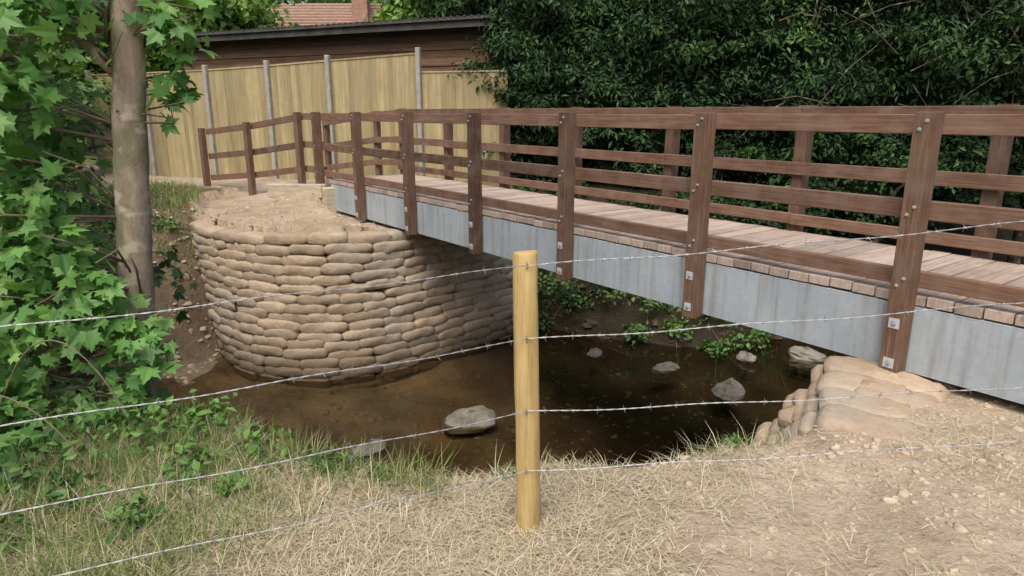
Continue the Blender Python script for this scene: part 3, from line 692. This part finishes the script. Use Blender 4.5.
# ------------------------------------------------------------ stones, clods, sticks
def rock(mb,c,s,seed,flat=.6,k=(8,6)):
    r=np.random.default_rng(seed); nu,nv=k; V=[];F=[]; ph_=r.uniform(0,6.28,4); sx,sy=r.uniform(.7,1.3,2)
    for i in range(nv+1):
        ph=math.pi*i/nv
        for j in range(nu):
            th=2*math.pi*j/nu; kk=1+.18*math.sin(2*th+ph_[0])+.15*math.sin(3*ph+ph_[1]+th)+.07*r.normal()
            V.append((c[0]+s*sx*kk*math.sin(ph)*math.cos(th),c[1]+s*sy*kk*math.sin(ph)*math.sin(th),c[2]+s*flat*kk*math.cos(ph)))
    for i in range(nv):
        for j in range(nu): F.append((i*nu+j,(i+1)*nu+j,(i+1)*nu+(j+1)%nu,i*nu+(j+1)%nu))
    mb.add(V,F)
for (x,y,z,s) in [(-.48,7.16,-1.84,.27),(-1.5,6.45,-1.84,.20),(2.75,7.97,-1.82,.24),(4.2,9.15,-1.78,.26),(2.1,8.75,-1.82,.15),(3.3,9.0,-1.75,.15),(1.2,9.3,-1.8,.13)]:
    mb=MB(); rock(mb,(x,y,z),s,int(rng.integers(1e9)),.45,(14,9)); mb.obj('stream_rock',M_rock,None,False)
mb=MB()
for i in range(1500):
    x=rng.uniform(-7,3);y=rng.uniform(3.8,10.4); h=float(H(np.array(x),np.array(y)))
    if h<-1.8: rock(mb,(x,y,h),min(.012+.014*rng.exponential(),.05),i,.5,(6,4))
mb.obj('stream_pebbles',M_pebble,None,True)
mb=MB()
xx=np.concatenate([rng.uniform(.3,4,2200),rng.uniform(-1.2,.6,250),1.9+rng.normal(size=600)*.35]);yy=np.concatenate([rng.uniform(1.7,3.9,2450),2.75+rng.normal(size=600)*.25])
hh=H(xx,yy)
for x,y,h in zip(xx,yy,hh):
    if h>-.25: rock(mb,(x,y,h),min(.003+.0048*rng.exponential(),.026),int(rng.integers(1e9)),.65,(7,5))
mb.obj('soil_clods',M_clod,None,True)
mb=MB()
xx=rng.uniform(-6,-4.2,500); yy=rng.uniform(7.6,10.5,500); hh=H(xx,yy)
for x,y,h in zip(xx,yy,hh): 
    if -1.8<h<.2: rock(mb,(x,y,h),min(.012+.018*rng.exponential(),.07),int(rng.integers(1e9)),.7,(6,4))
xx=rng.uniform(-4.6,-1.8,300); yy=rng.uniform(9,11,300); hh=H(xx,yy)
ok=inpoly(xx,yy,poly)
for x,y,h,q in zip(xx,yy,hh,ok):
    if q: rock(mb,(x,y,h),min(.008+.010*rng.exponential(),.04),int(rng.integers(1e9)),.7,(6,4))
mb.obj('bank_rubble',M_clod)
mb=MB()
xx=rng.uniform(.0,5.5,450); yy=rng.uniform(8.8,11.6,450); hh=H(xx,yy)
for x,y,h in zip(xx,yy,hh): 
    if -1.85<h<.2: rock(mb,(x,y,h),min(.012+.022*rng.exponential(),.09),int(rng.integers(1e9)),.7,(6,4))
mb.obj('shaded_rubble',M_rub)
mb=MB()
for i in range(70):
    if i<30: x=rng.uniform(-1.5,.4);y=rng.uniform(1.9,2.7);l=rng.uniform(.05,.18)
    else: x=rng.uniform(.3,4.2);y=rng.uniform(9.2,10.8);l=rng.uniform(.3,.9)
    a=rng.random()*6.28; p=[]
    for f in (0,.5,1):
        px=x+l*f*math.cos(a)+rng.normal()*.01;py=y+l*f*math.sin(a)+rng.normal()*.01; p.append((px,py,float(H(np.array(px),np.array(py)))+.006+.02*l))
    mb.tube(p,[.002+.008*l,.002+.006*l,.001],5)
mb.obj('fallen_sticks',M_twig,None,True)

# ------------------------------------------------------------ light, sky, camera
w=bpy.data.worlds.new('World'); scene.world=w; w.use_nodes=True; nt=w.node_tree
sky=nt.nodes.new('ShaderNodeTexSky'); sky.sky_type='NISHITA'; sky.sun_disc=False
el,az=58,195
sky.sun_elevation=R(el); sky.sun_rotation=R(az); sky.air_density=1.0; sky.dust_density=5.0
bg=nt.nodes['Background']; bg.inputs[1].default_value=.15; nt.links.new(sky.outputs[0],bg.inputs[0])
sl=bpy.data.lights.new('sun','SUN'); sl.energy=3.2; sl.angle=R(45); sl.color=(1,.97,.92)
so=bpy.data.objects.new('sun',sl); link(so)
dv=Vector((math.sin(R(az))*math.cos(R(el)),math.cos(R(az))*math.cos(R(el)),math.sin(R(el))))
so.rotation_euler=dv.to_track_quat('Z','Y').to_euler(); so.location=dv*30
cam=bpy.data.cameras.new('camera'); cam.sensor_width=36; cam.lens=23.84; cam.clip_start=.05; cam.clip_end=1000
co=bpy.data.objects.new('camera',cam); link(co); co.location=(0,0,1.6); co.rotation_euler=(R(90-14.55),0,0); scene.camera=co
scene.view_settings.view_transform='Standard'; scene.view_settings.look='None'; scene.view_settings.exposure=0
